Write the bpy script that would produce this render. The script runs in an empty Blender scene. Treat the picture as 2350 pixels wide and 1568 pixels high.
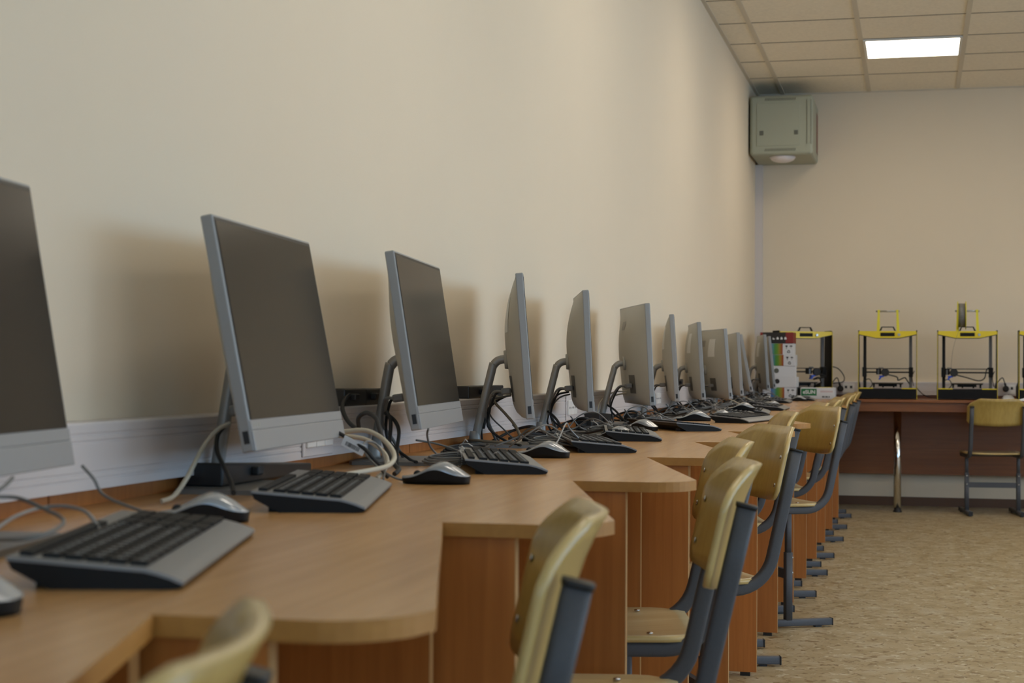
import bpy, bmesh, math, random
from mathutils import Vector, Matrix

SC = bpy.context.scene
COL = SC.collection

# ------------------------------------------------------------------ camera
def vec(*a): return Vector(a)
YAW, PITCH, ROLL, FPX = 0.2394, 0.0166, 0.0058, 3797.6
CAM = vec(1.1129, 0.0, 0.9381)
fw = vec(-math.sin(YAW), math.cos(YAW), 0); rt = vec(math.cos(YAW), math.sin(YAW), 0); up = vec(0, 0, 1)
f2 = fw*math.cos(PITCH) + up*math.sin(PITCH); u2 = up*math.cos(PITCH) - fw*math.sin(PITCH)
r3 = rt*math.cos(ROLL) + u2*math.sin(ROLL); u3 = u2*math.cos(ROLL) - rt*math.sin(ROLL)
cd = bpy.data.cameras.new('camera'); cam = bpy.data.objects.new('camera', cd); COL.objects.link(cam)
cam.matrix_world = Matrix(((r3.x, u3.x, -f2.x, CAM.x), (r3.y, u3.y, -f2.y, CAM.y), (r3.z, u3.z, -f2.z, CAM.z), (0, 0, 0, 1)))
cd.sensor_fit = 'HORIZONTAL'; cd.sensor_width = 36.0; cd.lens = FPX/2350*36
cd.clip_start = 0.02; cd.clip_end = 60
cd.dof.use_dof = True; cd.dof.focus_distance = 4.4; cd.dof.aperture_fstop = 8.2
SC.camera = cam

# ------------------------------------------------------------------ world, exposure, daylight
w = bpy.data.worlds.new('world'); SC.world = w; w.use_nodes = True
w.node_tree.nodes['Background'].inputs[0].default_value = (0.62, 0.75, 1.0, 1)
w.node_tree.nodes['Background'].inputs[1].default_value = 0.25
vs = SC.view_settings
vs.view_transform = 'Standard'; vs.look = 'None'; vs.gamma = 1.0; vs.use_curve_mapping = False
vs.exposure = 0.0
LAMP_POWER = 10.2
LAMP_COLOR = (1.0, 0.88, 0.72)
SKY_POWER = 5.2
SKY_COLOR = (0.42, 0.68, 1.0)

# ------------------------------------------------------------------ materials
def mat(name, color, rough=0.5, metal=0.0, spec=0.5, coat=0.0, noise=None, bump=None, emit=None):
    """noise=(scale vec, amount, detail)  bump=(scale, strength)"""
    m = bpy.data.materials.new(name); m.use_nodes = True
    nt = m.node_tree; b = nt.nodes['Principled BSDF']
    b.inputs['Base Color'].default_value = (*color, 1)
    b.inputs['Roughness'].default_value = rough; b.inputs['Metallic'].default_value = metal
    b.inputs['Specular IOR Level'].default_value = spec
    b.inputs['Coat Weight'].default_value = coat; b.inputs['Coat Roughness'].default_value = 0.12
    if emit:
        b.inputs['Emission Color'].default_value = (*emit[0], 1); b.inputs['Emission Strength'].default_value = emit[1]
    tc = nt.nodes.new('ShaderNodeTexCoord')
    if noise:
        mp = nt.nodes.new('ShaderNodeMapping'); mp.inputs['Scale'].default_value = noise[0]
        nz = nt.nodes.new('ShaderNodeTexNoise'); nz.inputs['Scale'].default_value = 1.0
        nz.inputs['Detail'].default_value = noise[2] if len(noise) > 2 else 4
        rp = nt.nodes.new('ShaderNodeValToRGB')
        a = noise[1]
        rp.color_ramp.elements[0].position = 0.3; rp.color_ramp.elements[1].position = 0.7
        rp.color_ramp.elements[0].color = (*[max(0, c*(1-a)) for c in color], 1)
        rp.color_ramp.elements[1].color = (*[min(1, c*(1+a)) for c in color], 1)
        nt.links.new(tc.outputs['Object'], mp.inputs[0]); nt.links.new(mp.outputs[0], nz.inputs['Vector'])
        nt.links.new(nz.outputs[0], rp.inputs[0]); nt.links.new(rp.outputs[0], b.inputs['Base Color'])
    if bump:
        nb = nt.nodes.new('ShaderNodeTexNoise'); nb.inputs['Scale'].default_value = bump[0]; nb.inputs['Detail'].default_value = 3
        bp = nt.nodes.new('ShaderNodeBump'); bp.inputs['Strength'].default_value = bump[1]; bp.inputs['Distance'].default_value = 0.002
        nt.links.new(tc.outputs['Object'], nb.inputs['Vector']); nt.links.new(nb.outputs[0], bp.inputs['Height'])
        nt.links.new(bp.outputs[0], b.inputs['Normal'])
    return m

M = {}
M['wall'] = mat('cream_paint', (0.78, 0.67, 0.515), 0.85, spec=0.2, noise=((0.9, 0.9, 0.9), 0.02), bump=(260, 0.12))
M['wall_low'] = M['wall']
M['ceil'] = mat('ceiling_tile', (0.90, 0.83, 0.70), 0.9, spec=0.1, noise=((60, 60, 60), 0.05), bump=(400, 0.15))
M['tbar'] = mat('ceiling_bar', (0.66, 0.60, 0.49), 0.6)
M['gap'] = mat('tile_gap_shadow', (0.16, 0.14, 0.10), 0.9)
M['baseboard'] = mat('brown_baseboard', (0.10, 0.045, 0.02), 0.45)
M['trunk'] = mat('white_pvc', (0.64, 0.59, 0.57), 0.4)
M['socket'] = mat('socket_plastic', (0.80, 0.78, 0.74), 0.35)
def wood(name, base, dark, axis, rough, coat=0.0, fine=1.0):
    m = bpy.data.materials.new(name); m.use_nodes = True
    nt = m.node_tree; b = nt.nodes['Principled BSDF']
    b.inputs['Roughness'].default_value = rough; b.inputs['Coat Weight'].default_value = coat; b.inputs['Coat Roughness'].default_value = 0.2
    tc = nt.nodes.new('ShaderNodeTexCoord'); oi = nt.nodes.new('ShaderNodeObjectInfo')
    ad = nt.nodes.new('ShaderNodeVectorMath'); ad.operation = 'ADD'
    ml = nt.nodes.new('ShaderNodeMath'); ml.operation = 'MULTIPLY'; ml.inputs[1].default_value = 17.0
    nt.links.new(oi.outputs['Random'], ml.inputs[0]); nt.links.new(tc.outputs['Object'], ad.inputs[0]); nt.links.new(ml.outputs[0], ad.inputs[1])
    mp = nt.nodes.new('ShaderNodeMapping')
    s = [70*fine, 70*fine, 70*fine]; s[axis] = 3.0*fine
    mp.inputs['Scale'].default_value = s
    n1 = nt.nodes.new('ShaderNodeTexNoise'); n1.inputs['Scale'].default_value = 1; n1.inputs['Detail'].default_value = 5; n1.inputs['Distortion'].default_value = 0.6
    mp2 = nt.nodes.new('ShaderNodeMapping'); s2 = [9*fine]*3; s2[axis] = 1.2*fine; mp2.inputs['Scale'].default_value = s2
    n2 = nt.nodes.new('ShaderNodeTexNoise'); n2.inputs['Scale'].default_value = 1; n2.inputs['Detail'].default_value = 2
    nt.links.new(ad.outputs[0], mp.inputs[0]); nt.links.new(mp.outputs[0], n1.inputs['Vector'])
    nt.links.new(ad.outputs[0], mp2.inputs[0]); nt.links.new(mp2.outputs[0], n2.inputs['Vector'])
    mx = nt.nodes.new('ShaderNodeMath'); mx.operation = 'ADD'
    h = nt.nodes.new('ShaderNodeMath'); h.operation = 'MULTIPLY'; h.inputs[1].default_value = 0.6
    nt.links.new(n2.outputs[0], h.inputs[0]); nt.links.new(n1.outputs[0], mx.inputs[0]); nt.links.new(h.outputs[0], mx.inputs[1])
    rp = nt.nodes.new('ShaderNodeValToRGB')
    rp.color_ramp.elements[0].position = 0.58; rp.color_ramp.elements[1].position = 1.0
    rp.color_ramp.elements[0].color = (*dark, 1); rp.color_ramp.elements[1].color = (*base, 1)
    nt.links.new(mx.outputs[0], rp.inputs[0]); nt.links.new(rp.outputs[0], b.inputs['Base Color'])
    return m
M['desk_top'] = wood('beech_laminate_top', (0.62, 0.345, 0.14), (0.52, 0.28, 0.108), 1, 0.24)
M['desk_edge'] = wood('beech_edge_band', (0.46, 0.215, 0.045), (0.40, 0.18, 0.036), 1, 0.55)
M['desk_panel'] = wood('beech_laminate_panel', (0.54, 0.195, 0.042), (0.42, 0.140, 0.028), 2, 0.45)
M['panel_edge'] = mat('panel_edge_band', (0.48, 0.26, 0.10), 0.4)
M['table_top'] = wood('brown_table_top', (0.27, 0.09, 0.022), (0.20, 0.062, 0.014), 0, 0.35)
M['ply'] = wood('lacquered_plywood', (0.50, 0.345, 0.095), (0.41, 0.27, 0.065), 2, 0.3, 0.35)
M['seatply'] = wood('lacquered_seat_plywood', (0.66, 0.54, 0.31), (0.56, 0.42, 0.20), 1, 0.3, 0.35)
M['plyedge'] = mat('plywood_edge', (0.58, 0.42, 0.17), 0.3, coat=0.3)
M['tube'] = mat('grey_painted_steel', (0.082, 0.085, 0.096), 0.5, spec=0.3, noise=((300, 300, 300), 0.06))
M['cap'] = mat('black_plastic_cap', (0.012, 0.012, 0.014), 0.5)
M['chrome'] = mat('chrome', (0.75, 0.74, 0.72), 0.12, 1.0)
M['screw'] = mat('screw_steel', (0.6, 0.6, 0.6), 0.25, 1.0)
M['silver'] = mat('silver_plastic', (0.31, 0.31, 0.305), 0.42, 0.15, noise=((900, 900, 900), 0.03))
M['silver2'] = mat('silver_plastic_shell', (0.40, 0.39, 0.345), 0.5, 0.1)
M['chin'] = mat('silver_chin', (0.34, 0.34, 0.34), 0.38, 0.2)
M['screen'] = mat('dark_screen', (0.010, 0.0095, 0.0095), 0.22, spec=0.25)
M['bezel'] = mat('black_bezel', (0.012, 0.012, 0.012), 0.4)
M['dark'] = mat('dark_recess', (0.085, 0.082, 0.075), 0.6)
M['standgrey'] = mat('stand_metal', (0.33, 0.32, 0.30), 0.42, 0.35)
M['standbase'] = mat('stand_base_metal', (0.20, 0.195, 0.185), 0.4, 0.3)
M['sticker'] = mat('white_sticker', (0.62, 0.62, 0.60), 0.5)
M['logo'] = mat('dark_plate', (0.22, 0.215, 0.2), 0.4, 0.3)
M['kbd'] = mat('keyboard_silver', (0.24, 0.245, 0.25), 0.38, 0.25)
M['kbd_black'] = mat('keyboard_black', (0.004, 0.004, 0.004), 0.55, spec=0.3)
M['key'] = mat('key_black', (0.014, 0.014, 0.015), 0.6, spec=0.25)
M['mark'] = mat('key_marks', (0.45, 0.45, 0.45), 0.5)
M['mouse'] = mat('mouse_silver', (0.36, 0.375, 0.40), 0.22, 0.35, coat=0.3)
M['matte_black'] = mat('matte_black', (0.006, 0.006, 0.006), 0.6, spec=0.25)
M['black'] = mat('black_plastic', (0.013, 0.013, 0.014), 0.42)
M['rubber'] = mat('black_rubber', (0.015, 0.015, 0.016), 0.6)
M['beige'] = mat('beige_cable', (0.52, 0.47, 0.37), 0.45)
M['greycab'] = mat('grey_cable', (0.16, 0.155, 0.145), 0.45)
M['browncab'] = mat('taupe_cable', (0.24, 0.19, 0.13), 0.45)
M['paper'] = mat('white_paper', (0.80, 0.80, 0.80), 0.7)
M['box_white'] = mat('white_cardboard', (0.70, 0.70, 0.71), 0.6)
M['box_red'] = mat('red_cardboard', (0.24, 0.022, 0.018), 0.45)
M['box_black'] = mat('black_cardboard', (0.018, 0.014, 0.013), 0.4)
M['green'] = mat('green_print', (0.010, 0.16, 0.045), 0.5)
M['ink'] = mat('black_ink', (0.03, 0.03, 0.03), 0.6)
M['pink'] = mat('pink_ink', (0.62, 0.5, 0.5), 0.6)
M['yellow'] = mat('yellow_acrylic', (0.78, 0.60, 0.012), 0.35)
M['yellow2'] = mat('yellow_filament', (0.74, 0.66, 0.03), 0.4)
M['blue'] = mat('blue_plastic', (0.012, 0.06, 0.46), 0.4)
M['greyspool'] = mat('grey_filament', (0.17, 0.17, 0.18), 0.35, noise=((5, 400, 5), 0.12))
M['column_grey'] = mat('dark_grey_column', (0.13, 0.13, 0.135), 0.45, 0.3)
M['steel'] = mat('steel_rod', (0.42, 0.42, 0.42), 0.3, 0.9)
M['cabinet'] = mat('grey_green_steel', (0.36, 0.375, 0.29), 0.5, bump=(500, 0.1))
M['cabinet_side'] = mat('dark_red_strip', (0.16, 0.03, 0.02), 0.4)
M['slot'] = mat('vent_shadow', (0.12, 0.125, 0.10), 0.7)
M['dome'] = mat('white_dome', (0.80, 0.74, 0.74), 0.35)
M['glass'] = mat('window_daylight', (0.8, 0.9, 1), 0.3, emit=(SKY_COLOR, SKY_POWER))
M['glass_half'] = mat('dimmed_window_daylight', (0.8, 0.9, 1), 0.3, emit=(SKY_COLOR, SKY_POWER*.5))  # pane glow cut to darken the near wall, no curtain modelled
M['glass_dim'] = mat('weak_window_daylight', (0.8, 0.9, 1), 0.3, emit=(SKY_COLOR, SKY_POWER*.45))  # front panes, glow lowered to keep the cool fill weak
M['lamp'] = mat('lamp_diffuser', (0.9, 0.9, 0.9), 0.4, emit=(LAMP_COLOR, LAMP_POWER))
M['lampframe'] = mat('lamp_frame', (0.75, 0.74, 0.70), 0.4)

def rainbow_mat():
    m = bpy.data.materials.new('rainbow_print'); m.use_nodes = True; nt = m.node_tree; b = nt.nodes['Principled BSDF']
    b.inputs['Roughness'].default_value = 0.45
    tc = nt.nodes.new('ShaderNodeTexCoord'); sp = nt.nodes.new('ShaderNodeSeparateXYZ'); rp = nt.nodes.new('ShaderNodeValToRGB')
    nt.links.new(tc.outputs['Generated'], sp.inputs[0]); nt.links.new(sp.outputs[0], rp.inputs[0]); nt.links.new(rp.outputs[0], b.inputs['Base Color'])
    st = [(0.0, (0.06, 0.13, 0.42)), (0.22, (0.10, 0.24, 0.36)), (0.42, (0.06, 0.25, 0.05)), (0.60, (0.14, 0.28, 0.02)), (0.76, (0.34, 0.24, 0.02)), (0.90, (0.36, 0.10, 0.015)), (1.0, (0.32, 0.03, 0.02))]
    e = rp.color_ramp.elements; e[0].position, e[0].color = st[0][0], (*st[0][1], 1); e[1].position, e[1].color = st[-1][0], (*st[-1][1], 1)
    for p, c in st[1:-1]:
        n = e.new(p); n.color = (*c, 1)
    return m
M['rainbow'] = rainbow_mat()

def floor_mat():
    m = bpy.data.materials.new('mottled_linoleum'); m.use_nodes = True; nt = m.node_tree; b = nt.nodes['Principled BSDF']
    b.inputs['Roughness'].default_value = 0.42; b.inputs['Specular IOR Level'].default_value = 0.35
    tc = nt.nodes.new('ShaderNodeTexCoord')
    def noise(scale, detail, dist=0.0):
        mp = nt.nodes.new('ShaderNodeMapping'); mp.inputs['Scale'].default_value = scale
        n = nt.nodes.new('ShaderNodeTexNoise'); n.inputs['Scale'].default_value = 1; n.inputs['Detail'].default_value = detail; n.inputs['Distortion'].default_value = dist
        nt.links.new(tc.outputs['Object'], mp.inputs[0]); nt.links.new(mp.outputs[0], n.inputs['Vector']); return n
    def ramp(src, pts):
        rp = nt.nodes.new('ShaderNodeValToRGB'); e = rp.color_ramp.elements
        e[0].position, e[0].color = pts[0][0], (*pts[0][1], 1); e[1].position, e[1].color = pts[-1][0], (*pts[-1][1], 1)
        for p, c in pts[1:-1]: e.new(p).color = (*c, 1)
        nt.links.new(src.outputs[0], rp.inputs[0]); return rp
    base = ramp(noise((9, 8, 1), 5), [(0.3, (0.33, 0.25, 0.13)), (0.5, (0.42, 0.33, 0.19)), (0.7, (0.48, 0.41, 0.28))])
    fl = ramp(noise((32, 27, 1), 4, 0.9), [(0.36, (1, 1, 1)), (0.45, (0, 0, 0))])
    lt = ramp(noise((29, 24, 1.7), 3, 0.7), [(0.58, (0, 0, 0)), (0.68, (1, 1, 1))])
    dk = ramp(noise((90, 60, 1.3), 1), [(0.22, (1, 1, 1)), (0.26, (0, 0, 0))])
    def mix(a, fac, col):
        mx = nt.nodes.new('ShaderNodeMix'); mx.data_type = 'RGBA'
        nt.links.new(fac.outputs[0], mx.inputs[0]); nt.links.new(a, mx.inputs[6]); mx.inputs[7].default_value = (*col, 1); return mx.outputs[2]
    c = mix(base.outputs[0], fl, (0.235, 0.155, 0.07)); c = mix(c, lt, (0.56, 0.50, 0.36)); c = mix(c, dk, (0.12, 0.08, 0.04))
    nt.links.new(c, b.inputs['Base Color']); return m
M['floor'] = floor_mat()

# ------------------------------------------------------------------ mesh building helpers
class MB:
    def __init__(s): s.bm = bmesh.new(); s.mi = 0
    def box(s, x0, x1, y0, y1, z0, z1, T=None, bev=0, seg=2, taper=None):
        vs_ = [s.bm.verts.new((x, y, z)) for z in (z0, z1) for y in (y0, y1) for x in (x0, x1)]
        F = [(0, 2, 3, 1), (4, 5, 7, 6), (0, 1, 5, 4), (2, 6, 7, 3), (0, 4, 6, 2), (1, 3, 7, 5)]
        fs = [s.bm.faces.new([vs_[i] for i in f]) for f in F]
        for f in fs: f.material_index = s.mi
        if bev:
            es = list({e for f in fs for e in f.edges})
            r = bmesh.ops.bevel(s.bm, geom=es, offset=bev, segments=seg, affect='EDGES', profile=0.5)
            vs_ = list({v for f in r['faces'] for v in f.verts} | {v for v in vs_ if v.is_valid})
            for f in {f for v in vs_ for f in v.link_faces}: f.material_index = s.mi
        if T is not None:
            for v in vs_: v.co = T(v.co) if callable(T) else T @ v.co
        return vs_
    def prism(s, poly, a0, a1, axis=2, side_mi=None, T=None):
        def P(p, a): return ((p[0], p[1], a) if axis == 2 else ((p[0], a, p[1]) if axis == 1 else (a, p[0], p[1])))
        lo = [s.bm.verts.new(P(p, a0)) for p in poly]; hi = [s.bm.verts.new(P(p, a1)) for p in poly]
        n = len(poly); fs = [s.bm.faces.new(lo[::-1]), s.bm.faces.new(hi)]
        for f in fs: f.material_index = s.mi
        for i in range(n):
            f = s.bm.faces.new((lo[i], lo[(i+1) % n], hi[(i+1) % n], hi[i])); f.material_index = s.mi if side_mi is None else side_mi
        if T is not None:
            for v in lo+hi: v.co = T(v.co) if callable(T) else T @ v.co
        return lo+hi
    def tube(s, pts, r, n=8, closed=False):
        pts = [Vector(p) for p in pts]; rings = []
        t0 = (pts[1]-pts[0]).normalized(); nx = t0.orthogonal().normalized()
        for i, p in enumerate(pts):
            a = pts[max(i-1, 0)] if not closed else pts[i-1]
            b = pts[min(i+1, len(pts)-1)] if not closed else pts[(i+1) % len(pts)]
            t = (b-a).normalized(); nx = (nx - t*nx.dot(t)).normalized(); ny = t.cross(nx)
            rr = r[i] if isinstance(r, (list, tuple)) else r
            rings.append([s.bm.verts.new(p+nx*rr*math.cos(2*math.pi*k/n)+ny*rr*math.sin(2*math.pi*k/n)) for k in range(n)])
        m = len(rings)
        for i in range(m if closed else m-1):
            A, B = rings[i], rings[(i+1) % m]
            for k in range(n):
                f = s.bm.faces.new((A[k], A[(k+1) % n], B[(k+1) % n], B[k])); f.material_index = s.mi; f.smooth = True
        if not closed:
            s.bm.faces.new(rings[0][::-1]).material_index = s.mi; s.bm.faces.new(rings[-1]).material_index = s.mi
    def sweep(s, pts, sec, side=(1, 0, 0)):
        """rectangular-ish section (a along side, b along normal) along a path lying in the plane normal to side"""
        pts = [Vector(p) for p in pts]; side = Vector(side); rings = []
        for i, p in enumerate(pts):
            t = (pts[min(i+1, len(pts)-1)]-pts[max(i-1, 0)]).normalized(); n = side.cross(t).normalized()
            rings.append([s.bm.verts.new(p+side*a+n*b) for a, b in sec])
        k = len(sec)
        for A, B in zip(rings, rings[1:]):
            for j in range(k):
                f = s.bm.faces.new((A[j], A[(j+1) % k], B[(j+1) % k], B[j])); f.material_index = s.mi; f.smooth = True
        s.bm.faces.new(rings[0][::-1]).material_index = s.mi; s.bm.faces.new(rings[-1]).material_index = s.mi
    def lathe(s, prof, n=20, T=None, axis=2):
        rings = []
        for r, z in prof:
            ring = []
            for k in range(n):
                a = 2*math.pi*k/n; x, y = r*math.cos(a), r*math.sin(a)
                co = (x, y, z) if axis == 2 else ((x, z, y) if axis == 1 else (z, x, y))
                ring.append(s.bm.verts.new(co))
            rings.append(ring)
        for A, B in zip(rings, rings[1:]):
            for k in range(n):
                f = s.bm.faces.new((A[k], A[(k+1) % n], B[(k+1) % n], B[k])); f.material_index = s.mi; f.smooth = True
        s.bm.faces.new(rings[0][::-1]).material_index = s.mi; s.bm.faces.new(rings[-1]).material_index = s.mi
        vs_ = [v for R in rings for v in R]
        if T is not None:
            for v in vs_: v.co = T(v.co) if callable(T) else T @ v.co
        return vs_
    def grid(s, fn, nu, nv, smooth=True):
        G = [[s.bm.verts.new(fn(i/nu, j/nv)) for j in range(nv+1)] for i in range(nu+1)]
        for i in range(nu):
            for j in range(nv):
                f = s.bm.faces.new((G[i][j], G[i+1][j], G[i+1][j+1], G[i][j+1])); f.material_index = s.mi; f.smooth = smooth
        return G
    def build(s, name, m, parent=None, loc=(0, 0, 0), rotz=0, smooth=None):
        bmesh.ops.recalc_face_normals(s.bm, faces=s.bm.faces)
        me = bpy.data.meshes.new(name); s.bm.to_mesh(me); s.bm.free()
        for x in (m if isinstance(m, (list, tuple)) else [m]): me.materials.append(x if not isinstance(x, str) else M[x])
        if smooth is not None:
            for p in me.polygons: p.use_smooth = smooth
            if smooth:
                try: me.set_sharp_from_angle(angle=math.radians(35))
                except Exception: pass
        o = bpy.data.objects.new(name, me); COL.objects.link(o)
        o.location = loc; o.rotation_euler = (0, 0, rotz)
        if parent is not None: o.parent = parent
        return o

def tag(o, label, cat, group=None):
    o['label'] = label; o['category'] = cat
    if group: o['group'] = group
    return o
def thing(name, label, cat, loc=(0, 0, 0), rotz=0, group=None):
    o = bpy.data.objects.new(name, None); COL.objects.link(o); o.empty_display_size = 0.05
    o.location = loc; o.rotation_euler = (0, 0, rotz); return tag(o, label, cat, group)
def struct(o): o['kind'] = 'structure'; return o
def boxobj(name, m, x0, x1, y0, y1, z0, z1, parent=None, bev=0, **k):
    b = MB(); b.box(x0, x1, y0, y1, z0, z1, bev=bev); return b.build(name, m, parent, **k)
def dup_tree(o, loc, rotz, label, group=None):
    r = o.copy(); COL.objects.link(r); r.location = loc; r.rotation_euler = (0, 0, rotz); r['label'] = label
    if group: r['group'] = group
    for c in list(o.children):
        d = c.copy(); COL.objects.link(d); d.parent = r
        for g in list(c.children):
            e = g.copy(); COL.objects.link(e); e.parent = d
    return r
def catmull(pts, n=6):
    P = [Vector(p) for p in pts]; out = []
    for i in range(len(P)-1):
        p0 = P[max(i-1, 0)]; p1 = P[i]; p2 = P[i+1]; p3 = P[min(i+2, len(P)-1)]
        for k in range(n):
            t = k/n
            out.append(0.5*((2*p1)+(p2-p0)*t+(2*p0-5*p1+4*p2-p3)*t*t+(3*p1-p0-3*p2+p3)*t**3))
    out.append(P[-1]); return out
def arc(cx, cy, r, a0, a1, n): return [(cx+r*math.cos(math.radians(a0+(a1-a0)*i/n)), cy+r*math.sin(math.radians(a0+(a1-a0)*i/n))) for i in range(n+1)]
def text_mesh(txt, size, name, m, parent, loc, rot, extrude=0.0003, bold=0.0):
    c = bpy.data.curves.new(name, 'FONT'); c.body = txt; c.size = size; c.extrude = extrude; c.offset = bold; c.align_x = 'CENTER'; c.align_y = 'CENTER'
    t = bpy.data.objects.new(name+'_curve', c); COL.objects.link(t); dg = bpy.context.evaluated_depsgraph_get()
    me = bpy.data.meshes.new_from_object(t.evaluated_get(dg)); bpy.data.objects.remove(t)
    me.materials.clear(); me.materials.append(M[m])
    o = bpy.data.objects.new(name, me); COL.objects.link(o); o.parent = parent; o.location = loc; o.rotation_euler = rot; return o
ORD = ['first', 'second', 'third', 'fourth', 'fifth', 'sixth', 'seventh', 'eighth', 'ninth', 'tenth', 'eleventh', 'twelfth', 'thirteenth', 'fourteenth', 'fifteenth']

# ------------------------------------------------------------------ room shell
YB, HC, XR, YF = 11.89, 2.907, 6.6, -3.4
struct(boxobj('floor', 'floor', -0.1, XR+.1, YF-.1, YB+.1, -0.1, 0))
struct(boxobj('wall_left', 'wall', -0.1, 0, YF-.1, YB+.1, 0, 3.05))
struct(boxobj('wall_back', 'wall', 0, XR, YB, YB+.1, 0, 3.05))
b = MB(); fx = [0, .5, 2.7, 3.3, 5.5, XR]
b.box(0, XR, YF-.1, YF, 0, .85); b.box(0, XR, YF-.1, YF, 2.6, 3.05)
for i in (0, 2, 4): b.box(fx[i], fx[i+1], YF-.1, YF, .85, 2.6)
struct(b.build('wall_front', 'wall'))
for i, (x0, x1) in enumerate(((.5, 2.7), (3.3, 5.5))):
    b = MB(); xm = (x0+x1)/2
    for (a0, a1, c0, c1) in ((x0, x0+.06, .85, 2.6), (x1-.06, x1, .85, 2.6), (xm-.03, xm+.03, .85, 2.6), (x0, x1, .85, .91), (x0, x1, 2.54, 2.6)): b.box(a0, a1, YF-.08, YF-.02, c0, c1)
    f = struct(b.build('window_%d' % (i+11), 'lampframe'))
    boxobj('pane', 'glass_dim', x0+.05, x1-.05, YF-.055, YF-.045, .9, 2.55, f)
# right wall with window openings
b = MB(); wins = [(-2.4, -0.5), (-0.1, 1.9), (2.3, 4.3), (4.7, 6.7), (7.1, 9.0)]
b.box(XR, XR+.1, YF-.1, YB+.1, 0, 0.85); b.box(XR, XR+.1, YF-.1, YB+.1, 2.5, 3.05)
ys = [YF-.1]+[v for p in wins for v in p]+[YB+.1]
for i in range(0, len(ys), 2): b.box(XR, XR+.1, ys[i], ys[i+1], 0.85, 2.5)
struct(b.build('wall_right', 'wall'))
for i, (y0, y1) in enumerate(wins):
    b = MB(); ym = (y0+y1)/2
    for (a0, a1, c0, c1) in ((y0, y0+.06, .85, 2.5), (y1-.06, y1, .85, 2.5), (ym-.03, ym+.03, .85, 2.5), (y0, y1, .85, .91), (y0, y1, 2.44, 2.5)): b.box(XR+.02, XR+.08, a0, a1, c0, c1)
    f = struct(b.build('window_%d' % (i+1), 'lampframe'))
    boxobj('pane', 'glass_half' if i < 2 else 'glass', XR+.045, XR+.055, y0+.05, y1-.05, .9, 2.45, f)
# ceiling of 0.6 m tiles with bars
struct(boxobj('ceiling', 'ceil', 0, XR, YF, YB, HC, 3.05))
XA, Y0 = 0.191, 11.191
xs = [XA+.6*k for k in range(11)]; yr = [Y0-.6*k for k in range(23)]
b = MB()
for x in xs: b.box(x-.014, x+.014, YF, YB, HC-.004, HC)
b.box(0, .022, YF, YB, HC-.005, HC); b.box(0, XR, YB-.022, YB, HC-.005, HC)
struct(b.build('trim_1', 'tbar'))
b = MB()
for y in yr:
    for i, x in enumerate([0.022]+xs):
        x0 = x+(0.014 if i else 0); x1 = ([0.022]+xs+[XR])[i+1]-.014
        b.box(x0, min(x1, XR), y-.0035, y+.0035, HC-.0025, HC)
struct(b.build('trim_2', 'gap'))  # dark strips paint in the thin shadow line along each tile joint
struct(boxobj('baseboard_back', 'baseboard', 0.02, XR, YB-.018, YB, 0, 0.062))
struct(boxobj('baseboard_left', 'baseboard', 0, 0.018, YF, YB, 0, 0.062))

# ------------------------------------------------------------------ ceiling lamps
def lamp(x, y, label):
    t = thing('ceiling_lamp', label, 'ceiling lamp', (x, y, HC), 0, 'square ceiling panel lamps')
    b = MB()
    for a in ((-.286, -.270, -.286, .286), (.270, .286, -.286, .286), (-.27, .27, -.286, -.27), (-.27, .27, .27, .286)): b.box(*a, -.012, 0)
    b.build('lamp_frame', 'lampframe', t); boxobj('diffuser', 'lamp', -.27, .27, -.27, .27, -.009, -.003, t)
LY = [10.291, 7.891, 5.491, 3.091, 0.691]
lamp(1.091, LY[0], 'lit square ceiling lamp nearest the back wall, above the 3D printers')
for i, y in enumerate(LY):  # remaining lamps are out of view, added to light the room
    for j, x in enumerate((1.091, 3.491, 5.891)):
        if j == 0 and i in (0, 4): continue
        lamp(x, y, 'added unseen square ceiling lamp, %s row from back wall, %s column from left wall' % (ORD[i], ORD[j]))

# ------------------------------------------------------------------ cable trunking on the walls
b = MB(); y0, y1 = YF, YB-.07
prof = [(.001, .774), (.048, .774), (.048, .786), (.0465, .787), (.0465, .789), (.048, .790), (.048, .795), (.0465, .796), (.0465, .798), (.048, .799),
        (.048, .836), (.0465, .837), (.0465, .839), (.048, .840), (.048, .846), (.0465, .847), (.0465, .849), (.048, .850), (.048, .861), (.046, .864), (.001, .864)]
b.prism(prof, y0, y1, axis=1)
tag(b.build('cable_trunking', 'trunk'), 'long white ribbed cable trunking along left wall behind the computers', 'cable trunking')
b = MB(); b.prism([(YB-p[0], p[1]) for p in prof][::-1], 0.06, 4.6, axis=0)
tag(b.build('cable_trunking', 'trunk'), 'white cable trunking on the back wall behind the yellow 3D printers', 'cable trunking')
boxobj('conduit', 'trunk', 0.0, 0.052, YB-.06, YB, .864, 2.40); o = bpy.data.objects['conduit']
tag(o, 'tall white conduit rising up the corner to the wall cabinet', 'conduit')
def wall_sockets(y, label, n=3):
    t = thing('wall_socket', label, 'socket', (.048, y, .774), 0, 'socket blocks on the left trunking')
    b = MB(); b.box(0, .004, -.045*n/2-.01, .045*n/2+.01, .004, .084, bev=.0015); b.build('cover_plate', 'trunk', t)
    for k in range(n):
        c = (k-(n-1)/2)*.045
        b = MB(); b.box(.003, .009, c-.021, c+.021, .02, .066, bev=.002); s_ = b.build('socket_face', 'socket', t)
        b = MB()
        for d in (-.009, .009): b.box(.0085, .0096, c+d-.0025, c+d+.0025, .040, .046)
        b.build('pin_hole', 'black', s_)
for y, l in ((2.86, 'white socket block on trunking, below the second computer from the front'), (5.15, 'white socket block on trunking behind the sixth computer from the front'),
             (6.95, 'white socket block on trunking behind the seventh computer from the front')): wall_sockets(y, l)
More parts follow.
